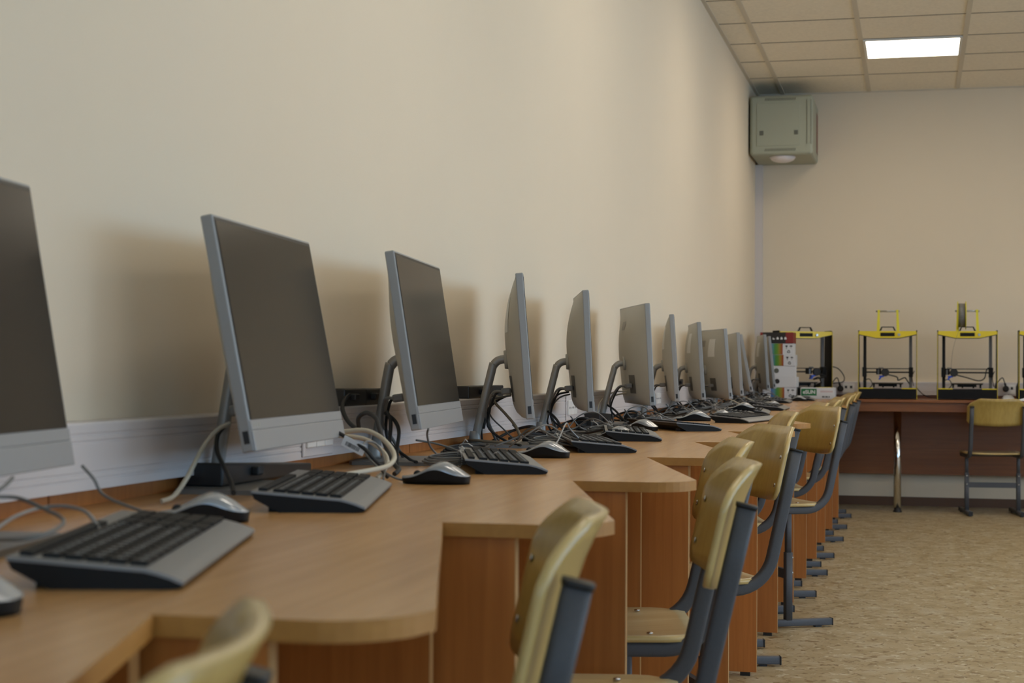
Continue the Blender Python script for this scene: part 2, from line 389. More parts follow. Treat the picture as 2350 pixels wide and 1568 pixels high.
def data_socket(x, label):
    t = thing('wall_socket', label, 'socket', (x, YB-.048, .80), 0)
    b = MB(); b.box(-.04, .04, -.005, 0, -.015, .05, bev=.0015); b.build('cover_plate', 'socket', t)
    b = MB()
    for d in (-.018, .018): b.box(d-.008, d+.008, -.0062, -.0045, .016, .034)
    b.build('jack_hole', 'black', t)
data_socket(.655, 'white double network socket on back trunking, left of the middle 3D printer')
data_socket(1.735, 'white double network socket on back trunking beside the black plug, far right')

# ------------------------------------------------------------------ saw-tooth desks along the left wall
PJ = [1.16+.79*(k-1) for k in range(14)]      # inner corner where each desk starts
def desk(k):
    L = .79 if k < 13 else 11.15-PJ[13]
    lab = ['beech desk unit at the bottom left corner, closest to the camera', 'beech desk unit under the front keyboard, large rounded tip at lower left']
    lab = lab[k] if k < 2 else 'beech saw-tooth desk unit, %s from the front, tip pointing to the aisle' % ORD[k]
    t = thing('computer_desk', lab, 'desk', (0, PJ[k], 0), 0, 'saw-tooth computer desks along the left wall')
    poly = [(0.002, 0.001), (.545, .001), (.60, .001), (.672, -.006)]
    poly = [(0.002, .0), (.55, .0), (.64, .004)]+[(.668+.078*math.sin(math.radians(a)), .082-.078*math.cos(math.radians(a))) for a in range(0, 80, 10)]+[(.749, .085)]
    poly += [(.552, .786), (.545, .7895), (0.002, .7895)] if L == .79 else [(.749-.197*(L-.085)/.70, L), (.002, L)]
    b = MB(); vs_ = b.prism(poly, .733, .75, side_mi=1); b.build('tabletop', ['desk_top', 'desk_edge'], t)
    def panel(nm, y, xf):
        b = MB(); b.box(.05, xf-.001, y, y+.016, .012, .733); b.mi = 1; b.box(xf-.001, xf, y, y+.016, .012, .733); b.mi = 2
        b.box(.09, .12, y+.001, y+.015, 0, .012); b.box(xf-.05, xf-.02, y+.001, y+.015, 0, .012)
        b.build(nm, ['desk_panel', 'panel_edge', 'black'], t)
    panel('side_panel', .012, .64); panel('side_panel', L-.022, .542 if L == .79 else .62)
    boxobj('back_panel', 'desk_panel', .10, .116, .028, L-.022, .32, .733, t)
    boxobj('back_strip', 'desk_panel', .002, .018, .002, L-.002, .75, .772, t)
for k in range(14): desk(k)

# ------------------------------------------------------------------ back table
t = thing('long_table', 'long brown table along the back wall carrying the 3D printers', 'table', (0, 11.18, 0))
b = MB(); b.box(.002, 4.6, 0, .69, .733, .75, bev=.002); b.build('tabletop', 'table_top', t)
boxobj('apron', 'table_top', .30, 4.58, .03, .046, .672, .733, t)
boxobj('modesty_panel', 'table_top', .05, 4.58, .62, .636, .225, .733, t)
boxobj('back_strip', 'table_top', .06, 4.58, .676, .69, .75, .772, t)
for x in (.995, 2.35, 3.7):
    b = MB(); b.lathe([(.024, .03), (.024, .672)], 24, T=Matrix.Translation((x, .155, 0))); l = b.build('leg', 'chrome', t)
    b = MB(); b.lathe([(.029, 0), (.029, .006), (.022, .014), (.022, .036)], 20, T=Matrix.Translation((x, .155, 0))); b.build('foot', 'cap', l)

# ------------------------------------------------------------------ school chairs
def rrect(a, b_, r):
    return [(sx*(a-r)+r*math.cos(math.radians(t)), sy*(b_-r)+r*math.sin(math.radians(t))) for sx, sy, q in ((1, 1, 0), (-1, 1, 90), (-1, -1, 180), (1, -1, 270)) for t in (q, q+45, q+90)]
def make_chair(name, label, dz=0.0):
    t = thing(name, label, 'chair')
    zr = .427+dz; lean = math.radians(13)
    for s in (-1, 1):
        x = s*.165; b = MB()
        # seat rail sweeping up into the backrest post
        R = .095; cy, cz = -.115, zr+R
        pts = [(x, .17, zr), (x, 0, zr), (x, -.06, zr)]
        a1 = 270-90+math.degrees(lean)
        for i in range(0, 9):
            a = math.radians(270-(90-math.degrees(lean))*i/8); pts.append((x, cy+R*math.cos(a), cz+R*math.sin(a)))
        p = Vector(pts[-1]); d = Vector((0, -math.sin(lean), math.cos(lean))); L = (.749+dz-p.z)/d.z
        for i in (1, 2, 3): pts.append(tuple(p+d*L*i/3))
        b.sweep(pts, rrect(.0125, .0135, .006)); fr = b.build('frame_tube', 'tube', t)
        b = MB(); top = p+d*L
        q = [(top+d*h) for h in (-.001, .005)]
        b.sweep([q[0], q[1]], rrect(.0138, .0148, .006)); b.build('end_cap', 'cap', fr)
        b = MB(); b.sweep([(x, -.045, .275), (x, -.045, zr)], rrect(.0105, .0105, .004)); 
        b.sweep([(x, -.045, .028), (x, -.045, .275)], rrect(.0135, .0135, .004)); lg = b.build('leg', 'tube', t)
        b = MB()
        for z in (.255, .20):
            b = MB(); b.lathe([(.006, 0), (.006, .003), (.003, .006)], 8, T=Matrix.Translation((x, -.0585, z)) @ Matrix.Rotation(math.radians(90), 4, 'X')); b.build('bolt', 'screw', lg)
        b = MB(); b.sweep([(x, -.215, .0185), (x, .215, .0185)], rrect(.0135, .0125, .004)); ft = b.build('foot_bar', 'tube', t)
        for y, y2 in ((-.22, -.175), (.215, .155)):
            b = MB(); b.box(x-.0145, x+.0145, y, y+.005, .005, .032, bev=.002); b.build('foot_cap', 'cap', ft)
            b = MB(); b.box(x-.010, x+.010, y2, y2+.025, 0, .0065); b.build('foot_pad', 'cap', ft)
    b = MB(); b.box(-.155, .155, -.053, -.037, .178, .212); b.build('cross_bar', 'tube', t); boxobj('seat_bar', 'tube', -.16, .16, .10, .12, zr-.012, zr+.008, t)
    # seat: plywood, rounded corners, rolled front edge
    def seatf(u, v, th):
        x = (u-.5)*2; y = v; w_ = .185
        k = max(0, abs(y-.5)*2-.62)/.38; xx = w_*(1-.28*k**2.4)
        yy = -.185+.385*y
        z = zr+.015 - .010*(1-abs(x)**2)*math.exp(-((y-.35)/.3)**2) - .030*max(0, (y-.8)/.2)**2
        return (x*xx, yy, z+th)
    b = MB(); A = b.grid(lambda u, v: seatf(u, v, .011), 12, 18); B = b.grid(lambda u, v: seatf(u, v, 0), 12, 18)
    b.mi = 1
    def rim(A, B, nu, nv):
        ring = [(i, 0) for i in range(nu+1)]+[(nu, j) for j in range(1, nv+1)]+[(i, nv) for i in range(nu-1, -1, -1)]+[(0, j) for j in range(nv-1, 0, -1)]
        for a, c in zip(ring, ring[1:]+ring[:1]):
            f = b.bm.faces.new((A[a[0]][a[1]], A[c[0]][c[1]], B[c[0]][c[1]], B[a[0]][a[1]])); f.material_index = 1; f.smooth = True
    rim(A, B, 12, 18)
    st = b.build('seat', ['seatply', 'plyedge'], t)
    for sx in (-1, 1):
        for y in (-.09, .07):
            b = MB(); b.lathe([(.006, -.001), (.006, .0015), (.003, .0025)], 10, T=Matrix.Translation((sx*.145, y, zr+.0255))); b.build('screw', 'screw', st)
    # backrest: plywood bent round a vertical axis, hung on the front of the posts
    H = .184; W_ = .190; zc0 = .627+dz; D = Vector((0, -math.sin(lean), math.cos(lean)))
    base = p+d*((zc0-p.z)/d.z); base.x = 0; nrm = Vector((0, math.cos(lean), math.sin(lean)))
    def backf(u, v, th):
        x = (u-.5)*2
        hv = H*(.5+(v-.5)*(1-.0*abs(x)))
        top = H*(1-.03*x*x-.27*max(0, (abs(x)-.58)/.42)**1.35-.04*max(0, (abs(x)-.92)/.08)**2); bot = H*(.0+.02*x*x+.05*max(0, (abs(x)-.78)/.22)**2.2+.06*max(0, (abs(x)-.9)/.1)**2)
        h = bot+(top-bot)*v
        sag = -.036*(1-x*x)**1.5 + .001 - .014*max(0, (h/H-.60)/.40)**1.7
        return Vector((x*W_, 0, 0))+base+D*h+nrm*(sag+.014+.012*1+th)
    b = MB(); A = b.grid(lambda u, v: backf(u, v, .010), 28, 8); B = b.grid(lambda u, v: backf(u, v, 0), 28, 8); b.mi = 1; rim(A, B, 28, 8)
    bk = b.build('backrest', ['ply', 'plyedge'], t)
    for sx in (-1, 1):
        for v in (.22, .68):
            b = MB(); c = backf(.5+sx*.165/.38, v, .0105); b.lathe([(.005, 0), (.005, .001), (.002, .002)], 8, T=Matrix.Translation(c) @ Matrix.Rotation(-math.pi/2+lean, 4, 'X')); b.build('screw', 'screw', bk)
    return t
G_CH = 'plywood chairs along the computer desks'
chairs = [(.497, .725, 13.7, 'plywood school chair cropped by bottom edge, closest to the camera'),
          (.530, 1.52, 13.5, 'blurred plywood chair beside second desk, its backrest seen nearly edge on'),
          (.596, 2.41, 10.5, 'plywood school chair with its seat and screws showing, second whole chair from the front'),
          (.515, 3.15, 14, 'plywood chair half hidden behind the second whole chair from front'),
          (.53, 3.97, 25, 'plywood chair turned to camera, broad backrest, middle of the row'),
          (.445, 5.43, 14, 'plywood chair pushed deep under desk, only small backrest top showing'),
          (.542, 6.24, 29, 'plywood chair turned well toward camera with seat side and foot bars visible'),
          (.462, 7.05, 14, 'plywood chair just behind the large turned one, sixth from the far end of the row'),
          (.483, 7.82, 8, 'plywood chair pushed in at the desks, fifth from the far end of the row'),
          (.470, 8.52, 12, 'plywood chair at the desks, fourth from the far end of the row'),
          (.480, 9.36, 12, 'plywood chair at the desks, third from the far end of the row'),
          (.470, 10.09, 12, 'plywood chair at the desks, second from the far end of the row'),
          (.476, 10.87, 8, 'plywood chair at the desks, last one next to the back table')]
ch0 = None
for i, (x, y, a, lab) in enumerate(chairs):
    rz = math.radians(90+a)
    if ch0 is None:
        ch0 = make_chair('school_chair', lab); ch0['group'] = G_CH; ch0.location = (x, y, 0); ch0.rotation_euler = (0, 0, rz)
    else: dup_tree(ch0, (x, y, 0), rz, lab, G_CH)
c2 = make_chair('school_chair', 'plywood chair standing alone at the back table, rear side facing camera', -.040)
c2.location = (1.597, 11.345, 0); c2.rotation_euler = (0, 0, math.radians(7))

# ------------------------------------------------------------------ all-in-one computers
W2, HM, TK = .26, .336, .018
def make_computer(ex, ey, zb, th, ti, label, stick=False, logo=False):
    bx = ex-math.sin(th)*W2; by = ey+math.cos(th)*W2
    t = thing('desktop_computer', label, 'computer', (bx, by, .75), th, 'all-in-one computers along the left wall')
    z0 = zb-.75; c, s_ = math.cos(ti), math.sin(ti)
    def T(v): n, r, u = v[0], v[1], v[2]; return Vector((n*c-u*s_, r, z0+u*c+n*s_))
    b = MB(); b.box(-TK, 0, -W2, W2, 0, HM, T=T, bev=.0025); b.build('front_frame', 'silver', t)
    b = MB(); b.box(-.003, .0006, -W2+.004, W2-.004, .0445, HM-.004, T=T, bev=.0003, seg=1); scn = b.build('screen', 'bezel', t)
    b = MB(); b.box(0, .0011, -W2+.008, W2-.008, .0445, HM-.009, T=T); b.build('display_glass', 'screen', scn)
    b = MB(); b.box(-.004, .0022, -W2+.001, W2-.001, .0, .029, T=T, bev=.001); b.box(-.004, .0016, -W2+.001, W2-.001, .0295, .0435, T=T, bev=.0008); ch = b.build('chin', 'chin', t)
    b = MB()
    for k in range(3): b.box(.0014, .0019, -W2+.012+.012*k, -W2+.018+.012*k, .034, .039, T=T)
    b.build('indicator', 'silver2', ch)
    # rear shell, a shallow bowed cover
    def depth(r, q):
        g = (1-min(1, abs(r))**2.6)**.85
        f = (.42+.58*min(1, q/.08)**.5)*min(1, math.sin(min(1, (1-q)/.45)*math.pi/2)**.8)
        return .0005+.037*f*g*(.72+.28*min(1, q/.5))
    def shp(r, u, o=0): q = min(1, max(0, (u-.003)/(HM-.006))); return T((-TK+.001-depth(r/(W2-.002), q)-o, r, u))
    b = MB(); b.grid(lambda u, v: shp((u*2-1)*(W2-.002), .003+v*(HM-.006)), 44, 32); sh = b.build('rear_shell', 'silver2', t)
    b = MB(); b.grid(lambda u, v: shp(-.145+.085*u, .040+.062*v, .0008), 6, 6); pr = b.build('port_recess', 'dark', t)
    b = MB(); pn = -TK-.034
    b.box(pn-.020, pn+.004, -.118, -.090, .058, .074, T=T, bev=.004); b.build('video_plug', 'greycab', pr)
    b = MB(); b.box(pn-.018, pn+.004, -.08, -.066, .06, .07, T=T, bev=.002); b.build('power_plug', 'rubber', pr)
    b = MB(); b.box(-.0125, -.0045, -W2-.0006, -W2+.003, .012, .030, T=T); b.build('side_slot', 'black', t)
    if stick:
        b = MB(); b.grid(lambda u, v: shp(-.16+.095*u, .205+.085*v, .0007), 6, 6); b.build('sticker', 'sticker', t)
    if logo:
        b = MB(); b.grid(lambda u, v: shp(.0+.07*u, .255+.03*v, .0007), 6, 6); b.build('logo_plate', 'logo', t)
    # stand: bent tube arm, pivot and flat base
    P = T((-.052, 0, .142)); zp = P.z
    b = MB(); b.lathe([(.024, -.004), (.022, .006)], 20, T=lambda v: T((-.054-v[2], v[0], .142+v[1]))); b.build('pivot_plate', 'silver2', t)
    xb = max(-.142, .055-bx)
    path = [(P.x+.004, 0, zp), (P.x-.012, 0, zp), (P.x-.024, 0, zp-.004), (P.x-.033, 0, zp-.013), (P.x-.038, 0, zp-.026), (xb+.004, 0, .03), (xb, 0, .008)]
    path = catmull(path, 5)
    b = MB(); b.tube(path, .0105, 14); b.build('stand_arm', 'standgrey', t)
    b = MB(); b.lathe([(.0145, .006), (.0145, .012), (.0125, .034), (.011, .036)], 18, T=Matrix.Translation((xb, 0, 0))); b.build('arm_collar', 'standgrey', t)
    b = MB(); b.prism([(xb-.028, -.10), (xb-.020, -.112), (.03, -.118), (.045, -.105), (.045, .105), (.03, .118), (xb-.020, .112), (xb-.028, .10)], 0, .007); b.build('stand_base', 'standbase', t)
    return t, T
comps = [  # edge x, edge y, z of bottom, facing angle, tilt
    (.226, 1.262, .822, .150, .17), (.227, 2.136, .822, .101, .192), (.227, 2.923, .825, .12, .157), (.266, 3.686, .824, .235, .081),
    (.258, 4.457, .821, .250, .050), (.287, 5.361, .821, .330, .057), (.234, 6.309, .817, .150, .067), (.237, 7.091, .810, .205, .061),
    (.267, 7.892, .802, .380, .083), (.233, 8.741, .803, .200, .062), (.206, 9.55, .817, .13, .189), (.257, 10.08, .821, .165, .068), (.250, 10.62, .823, .12, .104)]
CL = ['computer cropped by the left edge, dark screen facing the room, closest to camera', 'large all-in-one computer with dark grey screen facing camera, second from the front',
      'all-in-one computer with dark screen seen obliquely, third from the front', 'computer seen edge on, pale sticker on its rear shell, fourth from the front',
      'computer seen edge on between the fourth and the broad-backed sixth', 'computer turned so its broad grey back shows, sixth from the front',
      'narrow edge-on computer with pale sticker, seventh from the front', 'edge-on computer with square pale sticker, eighth from the front',
      'computer with the broadest grey back showing, ninth from the front', 'edge-on computer just behind the broad-backed ninth one', 'computer leaning far back, third from the far end',
      'pale-backed computer in front of the corner conduit, second from the far end', 'last computer, overlapping the stack of coloured boxes']
COMP = []
for i, (c, l) in enumerate(zip(comps, CL)):
    COMP.append(make_computer(*c, l, stick=i in (3, 6, 7, 8, 11), logo=i in (5, 8)))

# ------------------------------------------------------------------ keyboards
def make_keyboard(label):
    t = thing('keyboard', label, 'keyboard'); KW, KD = .2275, .148
    def side(n): # top height at depth n (0 front .. KD back)
        return .0075+ (.0105*(n/.03)**.8 if n < .03 else .0105+(n-.03)*.085)
    b = MB(); prof = [(0, .003), (-.004, .0)]
    pr = [(-.002, .0015), (-.018, 0.0), (-.112, 0.0), (-KD+.004, .017), (-KD, side(KD)-.003)]+[(-KD*(i/8), side(KD*(i/8))-.003) for i in range(7, -1, -1)]
    b.prism([(p[0], p[1]) for p in pr], -KW+.002, KW-.002, axis=1); 
    b.box(-.128, -.112, -KW+.02, -KW+.06, 0, .012); b.box(-.128, -.112, KW-.06, KW-.02, 0, .012)
    b.build('lower_case', 'kbd_black', t)
    b = MB()
    pr = [(-KD*(i/14), side(KD*(i/14))) for i in range(15)]
    pr = pr+[(x, z-.003) for x, z in pr[::-1]]
    b.prism(pr, -KW, KW, axis=1); b.build('top_plate', 'kbd', t)
    sl = math.atan(.085)
    def keys(nm, n0, rows, r0, r1, cols, gap=.0035, h=.005, depth=.0150, pitch=.0185):
        b = MB()
        for i in range(rows):
            nb = n0+pitch*i
            wdt = (r1-r0)/cols[i % len(cols)]
            for j in range(cols[i % len(cols)]):
                a = r0+j*wdt+gap/2; c = r0+(j+1)*wdt-gap/2; z = side(nb+depth/2)-.001
                Tm = Matrix.Translation((-nb-depth/2, (a+c)/2, z)) @ Matrix.Rotation(sl, 4, 'Y')
                b.box(-depth/2, depth/2, -(c-a)/2, (c-a)/2, 0, h, T=Tm)
        return b.build(nm, 'key', t)
    keys('main_keys', .033, 5, -.213, .075, [9, 12, 13, 14, 15], gap=.0032)
    keys('function_keys', .130, 1, -.213, .075, [16], depth=.011, gap=.002)
    keys('navigation_keys', .033, 5, .082, .135, [3], gap=.0032)
    keys('number_pad', .033, 5, .142, .215, [4], gap=.0032)
    b = MB(); rnd = random.Random(4)
    for i in range(5):
        for j in range(14):
            n0 = .038+.0185*i; r = -.203+.0205*j+rnd.uniform(-.003, .003); z = side(n0)+.0046
            b.box(-n0-.002, -n0+.002, r-.0015, r+.0015, z, z+.0003)
    b.build('key_legend', 'mark', t)
    return t
kbs = [(.455, 1.510, 15), (.367, 2.262, 13.5), (.410, 3.100, 17), (.437, 3.905, 17), (.425, 4.525, 11), (.424, 5.295, 29), (.575, 6.11, -9), (.474, 6.84, 4),
       (.500, 7.225, 4), (.515, 8.02, 1), (.36, 9.03, 2), (.405, 9.80, 2), (.495, 10.62, 3)]
KL = ['silver and black keyboard at lower left, closest to the camera', 'keyboard below the second computer from front, its keys catching the light', 'keyboard beside the mouse below the third computer, short end toward camera',
      'keyboard in sharp focus below the fourth computer, a mouse behind it', 'keyboard partly hidden by a mouse below the fifth computer', 'keyboard turned askew with a mouse lying on it, below the sixth computer',
      'keyboard seen as a black wedge beyond the askew one', 'keyboard seventh in the row after the front one, a mouse on it', 'keyboard below the eighth computer, ninth from the front',
      'keyboard tenth from the front, long black wedge by the turned chair', 'keyboard below the eleventh computer near the far wall', 'keyboard in front of the rainbow boxes, second from far end', 'farthest keyboard, by the small white and green box']
k0 = None
for (x, y, a), l in zip(kbs, KL):
    if k0 is None: k0 = make_keyboard(l); k0['group'] = 'keyboards on the desks'; k0.location = (x, y, .75); k0.rotation_euler = (0, 0, math.radians(a))
    else: dup_tree(k0, (x, y, .75), math.radians(a), l, 'keyboards on the desks')

# ------------------------------------------------------------------ mice
def make_mouse(label):
    t = thing('computer_mouse', label, 'mouse'); L = .112
    def hw(s): return .0305*(1-abs(2*s-1.06)**3.2*.55)*(.86+.18*s)
    def top(s): return .013+.0235*math.sin(math.pi*min(1, max(0, (s**.95)*.74+.02)))**1.5 if s < .93 else None
    def H(s):
        return .0125+.024*math.exp(-((s-.60)/.30)**2)-.004*max(0, (s-.85)/.15)
    def low(s): return .0085+.0135*math.exp(-((s-.50)/.26)**2)+.004*s
    def shell(u, v):
        s = u; a = (v-.5)*math.pi; w_ = max(.004, hw(s)); h = H(s); lo = low(s)
        k = math.sin(a); c = max(0, math.cos(a))
        # round the ends
        e = 1.0
        if s < .05: e = math.sqrt(max(0, 1-((.05-s)/.05)**2))*.5+.5
        if s > .93: e = math.sqrt(max(0, 1-((s-.93)/.07)**2))*.6+.4
        return Vector(((s-.5)*L, w_*e*k, lo+(h-lo)*(c**.62)*(1 if s < .97 else .8)))
    b = MB(); G = b.grid(shell, 24, 14)
    b.build('shell', 'mouse', t)
    def body(u, v):
        s = u; w_ = max(.004, hw(s)); e = 1.0
        if s < .05: e = math.sqrt(max(0, 1-((.05-s)/.05)**2))*.5+.5
        if s > .93: e = math.sqrt(max(0, 1-((s-.93)/.07)**2))*.6+.4
        y = (v-.5)*2
        prof = [(-.0, 0.0), (-.86, 0.0), (-.985, 1.0)]
        # cross-section from left rim under the belly to the right rim
        if v < .25: q = v/.25; return Vector(((s-.5)*L*(1-.03*q), -w_*e*(.985-.10*q), low(s)*(1-q)+.0008*q+.0004))
        if v > .75: q = (1-v)/.25; return Vector(((s-.5)*L*(1-.03*q), w_*e*(.985-.10*q), low(s)*(1-q)+.0008*q+.0004))
        return Vector(((s-.5)*L*.97, w_*e*.885*((v-.5)/.25), .0008))
    b = MB(); G = b.grid(body, 24, 12)
    for i in (0, 24): b.bm.faces.new([G[i][j] for j in range(13)])
    b.build('lower_body', 'kbd_black', t)
    b = MB(); b.lathe([(.002, -.003), (.0065, -.002), (.0065, .002), (.002, .003)], 14, T=Matrix.Translation((-.031, 0, H(.22)-.002)), axis=1); b.build('scroll_wheel', 'rubber', t)
    return t
mice = [(.400, 1.122, .75, 8), (.272, 1.868, .75, 24), (.353, 2.598, .75, 9), (.345, 3.436, .75, 6), (.330, 4.395, .75, -12), (.288, 5.055, .75, -14),
        (.415, 5.345, .772, 10), (.375, 6.41, .75, 0), (.415, 6.86, .771, 5), (.405, 8.405, .75, 8), (.235, 10.06, .75, 5), (.405, 10.325, .75, 10)]
ML = ['silver mouse cropped by the left edge, beside the front keyboard', 'silver mouse behind the front keyboard, in front of second computer', 'silver mouse alone on the open desk below the third computer',
      'silver mouse just behind the third keyboard, above its right end', 'silver mouse beside the fourth keyboard, partly covering the fifth', 'silver mouse beside the fifth keyboard on bare desk', 'silver mouse lying on the askew keyboard',
      'silver mouse on desk beyond the askew keyboard, eighth from front', 'silver mouse lying on the eighth keyboard, close behind another mouse', 'silver mouse on desk beside the tenth keyboard', 'silver mouse near the wall below the leaning computer', 'farthest silver mouse, in front of the green labelled box']
m0 = None
for (x, y, z, a), l in zip(mice, ML):
    if m0 is None: m0 = make_mouse(l); m0['group'] = 'mice on the desks'; m0.location = (x, y, z); m0.rotation_euler = (0, 0, math.radians(a))
    else: dup_tree(m0, (x, y, z), math.radians(a), l, 'mice on the desks')

# ------------------------------------------------------------------ power boxes
def power_box(x0, x1, y0, y1, z, h, label, slope=0.0):
    t = thing('power_adapter', label, 'power adapter', ((x0+x1)/2, (y0+y1)/2, z), 0, 'black power boxes')
    a, c = (x1-x0)/2, (y1-y0)/2
    b = MB(); vs_ = b.box(-a, a, -c, c, 0, h, bev=.003)
    if slope:
        for v in vs_:
            if v.co.z > h*.6: v.co.z -= slope*(v.co.y+c)/(2*c)*h
    b.build('housing', 'black', t)
    b = MB(); b.box(a-.001, a+.012, -c*.35-.012, -c*.35+.012, h*.3, h*.3+.014, bev=.003); b.build('plug', 'rubber', t)
power_box(.005, .046, 3.02, 3.145, .864, .034, 'black power box on trunking, left of the third computer arm')
power_box(.005, .044, 3.15, 3.27, .864, .033, 'black power box on trunking, partly behind the third computer arm')
power_box(.005, .046, 3.93, 4.28, .864, .031, 'long black power box on trunking behind the fourth computer')
power_box(.005, .044, 7.62, 7.80, .864, .031, 'small black power box on trunking behind the eighth computer')
power_box(.030, .095, 2.33, 2.71, .757, .036, 'large black sloping power box on the desk behind second computer', .55)
power_box(.035, .10, 5.38, 5.60, .75, .045, 'black power box on the desk behind the sixth computer', .2)

# ------------------------------------------------------------------ cables
def cable(pts, r, m, label, n=6, extra=None, seg=8):
    b = MB(); b.tube(catmull(pts, n), r, seg); o = b.build('cable', m)
    tag(o, label, 'cable', 'cables on the desks')
    return o
K = cable
K([(0.127, 2.740, 0.824), (0.176, 2.740, 0.830), (0.212, 2.720, 0.822), (0.247, 2.680, 0.805), (0.274, 2.620, 0.790), (0.282, 2.560, 0.780), (0.273, 2.500, 0.776), (0.250, 2.450, 0.772)], .0042, 'beige', 'thick beige cable looping round behind the second keyboard')
K([(0.121, 2.780, 0.818), (0.173, 2.760, 0.814), (0.216, 2.720, 0.799), (0.242, 2.680, 0.783), (0.252, 2.630, 0.766), (0.25, 2.60, .756)], .004, 'beige', 'thick beige cable lying inside the larger beige loop')
K([(0.055, 3.020, 0.887), (0.052, 3.000, 0.877), (0.062, 2.960, 0.860), (0.088, 2.920, 0.838), (0.114, 2.900, 0.826), (0.121, 2.880, 0.846), (0.143, 2.860, 0.857), (0.168, 2.840, 0.848), (0.183, 2.820, 0.825), (0.202, 2.800, 0.795), (0.230, 2.760, 0.770), (0.244, 2.740, 0.763), (0.242, 2.720, 0.756)], .0042, 'rubber', 'black power cord coiled between second and third computers')
K([(0.111, 3.080, 0.853), (0.125, 3.060, 0.835), (0.130, 3.040, 0.800), (0.141, 3.000, 0.779), (.15, 2.95, .757)], .0038, 'rubber', 'black cord hanging straight behind the third computer arm')
K([(0.101, 3.100, 0.850), (0.126, 3.080, 0.837), (0.145, 3.050, 0.817), (0.158, 3.000, 0.787), (.17, 2.96, .757)], .0038, 'rubber', 'black cord bowing outward in front of the third computer arm')
K([(0.300, 2.590, 0.755), (0.287, 2.580, 0.760), (0.264, 2.580, 0.772), (0.235, 2.600, 0.791), (0.219, 2.620, 0.806), (0.219, 2.640, 0.815), (0.228, 2.660, 0.811), (0.240, 2.660, 0.795), (0.265, 2.600, 0.777), (0.281, 2.540, 0.758)], .0019, 'greycab', 'thin grey mouse cord standing up in a loop by the barcode tag')
K([(0.171, 2.620, 0.832), (0.193, 2.610, 0.823), (0.227, 2.600, 0.806), (0.246, 2.600, 0.787), (0.263, 2.620, 0.757)], .0035, 'rubber', 'black cord that carries the white barcode tag')
K([(0.219, 3.000, 0.824), (0.211, 3.020, 0.810), (0.210, 3.050, 0.786), (0.224, 3.080, 0.765), (0.25, 3.100, 0.757), (.285, 3.09, .768)], .002, 'greycab', 'thin grey cord dropping from the third computer to its keyboard')
K([(0.158, 3.120, 0.797), (0.193, 3.140, 0.790), (0.228, 3.140, 0.780), (0.262, 3.120, 0.770)], .002, 'greycab', 'thin grey cord running flat toward the third keyboard')
K([(0.144, 3.960, 0.873), (0.114, 3.980, 0.868), (0.085, 4.000, 0.861), (0.07, 4.040, 0.830), (0.065, 4.060, 0.796), (.09, 4.06, .757)], .003, 'greycab', 'grey video cable from the back of the fourth computer')
fb = K([(0.139, 3.980, 0.876), (0.104, 4.000, 0.861), (0.080, 4.000, 0.842), (0.067, 4.000, 0.823), (0.062, 4.000, 0.804), (0.062, 3.990, 0.782), (0.07, 3.97, 0.757)], .003, 'rubber', 'black cord with a ferrite lump behind the fourth computer')
b = MB(); b.tube([(.072, 4.0, .832), (.0635, 4.0, .808), (.0615, 3.995, .79)], [.0075, .0085, .0075], 10); b.build('ferrite', 'rubber', fb)
K([(0.075, 4.060, 0.870), (0.102, 4.020, 0.864), (0.093, 4.000, 0.856), (0.131, 3.960, 0.827), (0.166, 3.920, 0.799), (0.188, 3.880, 0.772), (0.191, 3.850, 0.762), (0.172, 3.830, 0.762), (0.118, 3.840, 0.764), (0.057, 3.900, 0.764), (0.04, 3.950, 0.755)], .0036, 'browncab', 'taupe cable making a wide loop over the fourth computer stand')
K([(0.080, 4.020, 0.856), (0.073, 4.020, 0.836), (0.087, 4.000, 0.815), (0.120, 3.980, 0.790), (0.161, 3.950, 0.760)], .002, 'greycab', 'thin grey cord curving down below the fourth computer')
K([(0.20, 3.72, .758), (0.242, 3.700, 0.785), (0.273, 3.720, 0.806), (0.289, 3.750, 0.807), (0.313, 3.750, 0.793), (0.36, 3.71, 0.772)], .002, 'greycab', 'thin grey cord arching up to the fourth keyboard')
K([(0.330, 3.56, .757), (0.336, 3.620, 0.778), (0.337, 3.660, 0.798), (0.339, 3.700, 0.815), (0.343, 3.720, 0.801), (0.36, 3.75, 0.776)], .0018, 'silver', 'silver-grey mouse cord standing in a narrow arch by the fourth keyboard')
K([(0.231, 1.500, 0.826), (0.234, 1.480, 0.819), (0.231, 1.460, 0.810), (.19, 1.45, .77), (.15, 1.45, .757)], .0019, 'greycab', 'thin cord below the front computer at the left edge')
K([(0.207, 1.500, 0.806), (0.224, 1.520, 0.804), (0.262, 1.500, 0.797), (0.315, 1.450, 0.790), (0.330, 1.400, 0.784), (0.320, 1.370, 0.780), (0.288, 1.380, 0.777), (0.245, 1.420, 0.770), (.22, 1.46, .757)], .002, 'greycab', 'thin grey cord looping on desk at far left behind the front keyboard')
K([(0.243, 1.440, 0.776), (0.232, 1.500, 0.786), (0.226, 1.560, 0.790), (0.256, 1.560, 0.793), (0.295, 1.535, 0.789), (0.330, 1.50, 0.772)], .0019, 'silver', 'thin pale cord arching behind the front keyboard')
K([(0.189, 1.720, 0.825), (0.204, 1.720, 0.810), (0.220, 1.720, 0.790), (0.29, 1.70, 0.772)], .0018, 'greycab', 'straight thin cord from the front computer down to its keyboard')
K([(0.119, 2.300, 0.854), (0.109, 2.280, 0.846), (0.100, 2.260, 0.828), (0.102, 2.220, 0.804), (0.116, 2.160, 0.783), (0.124, 2.100, 0.761), (0.115, 2.080, 0.755)], .0034, 'beige', 'beige cable sagging from second computer to the desk at left')
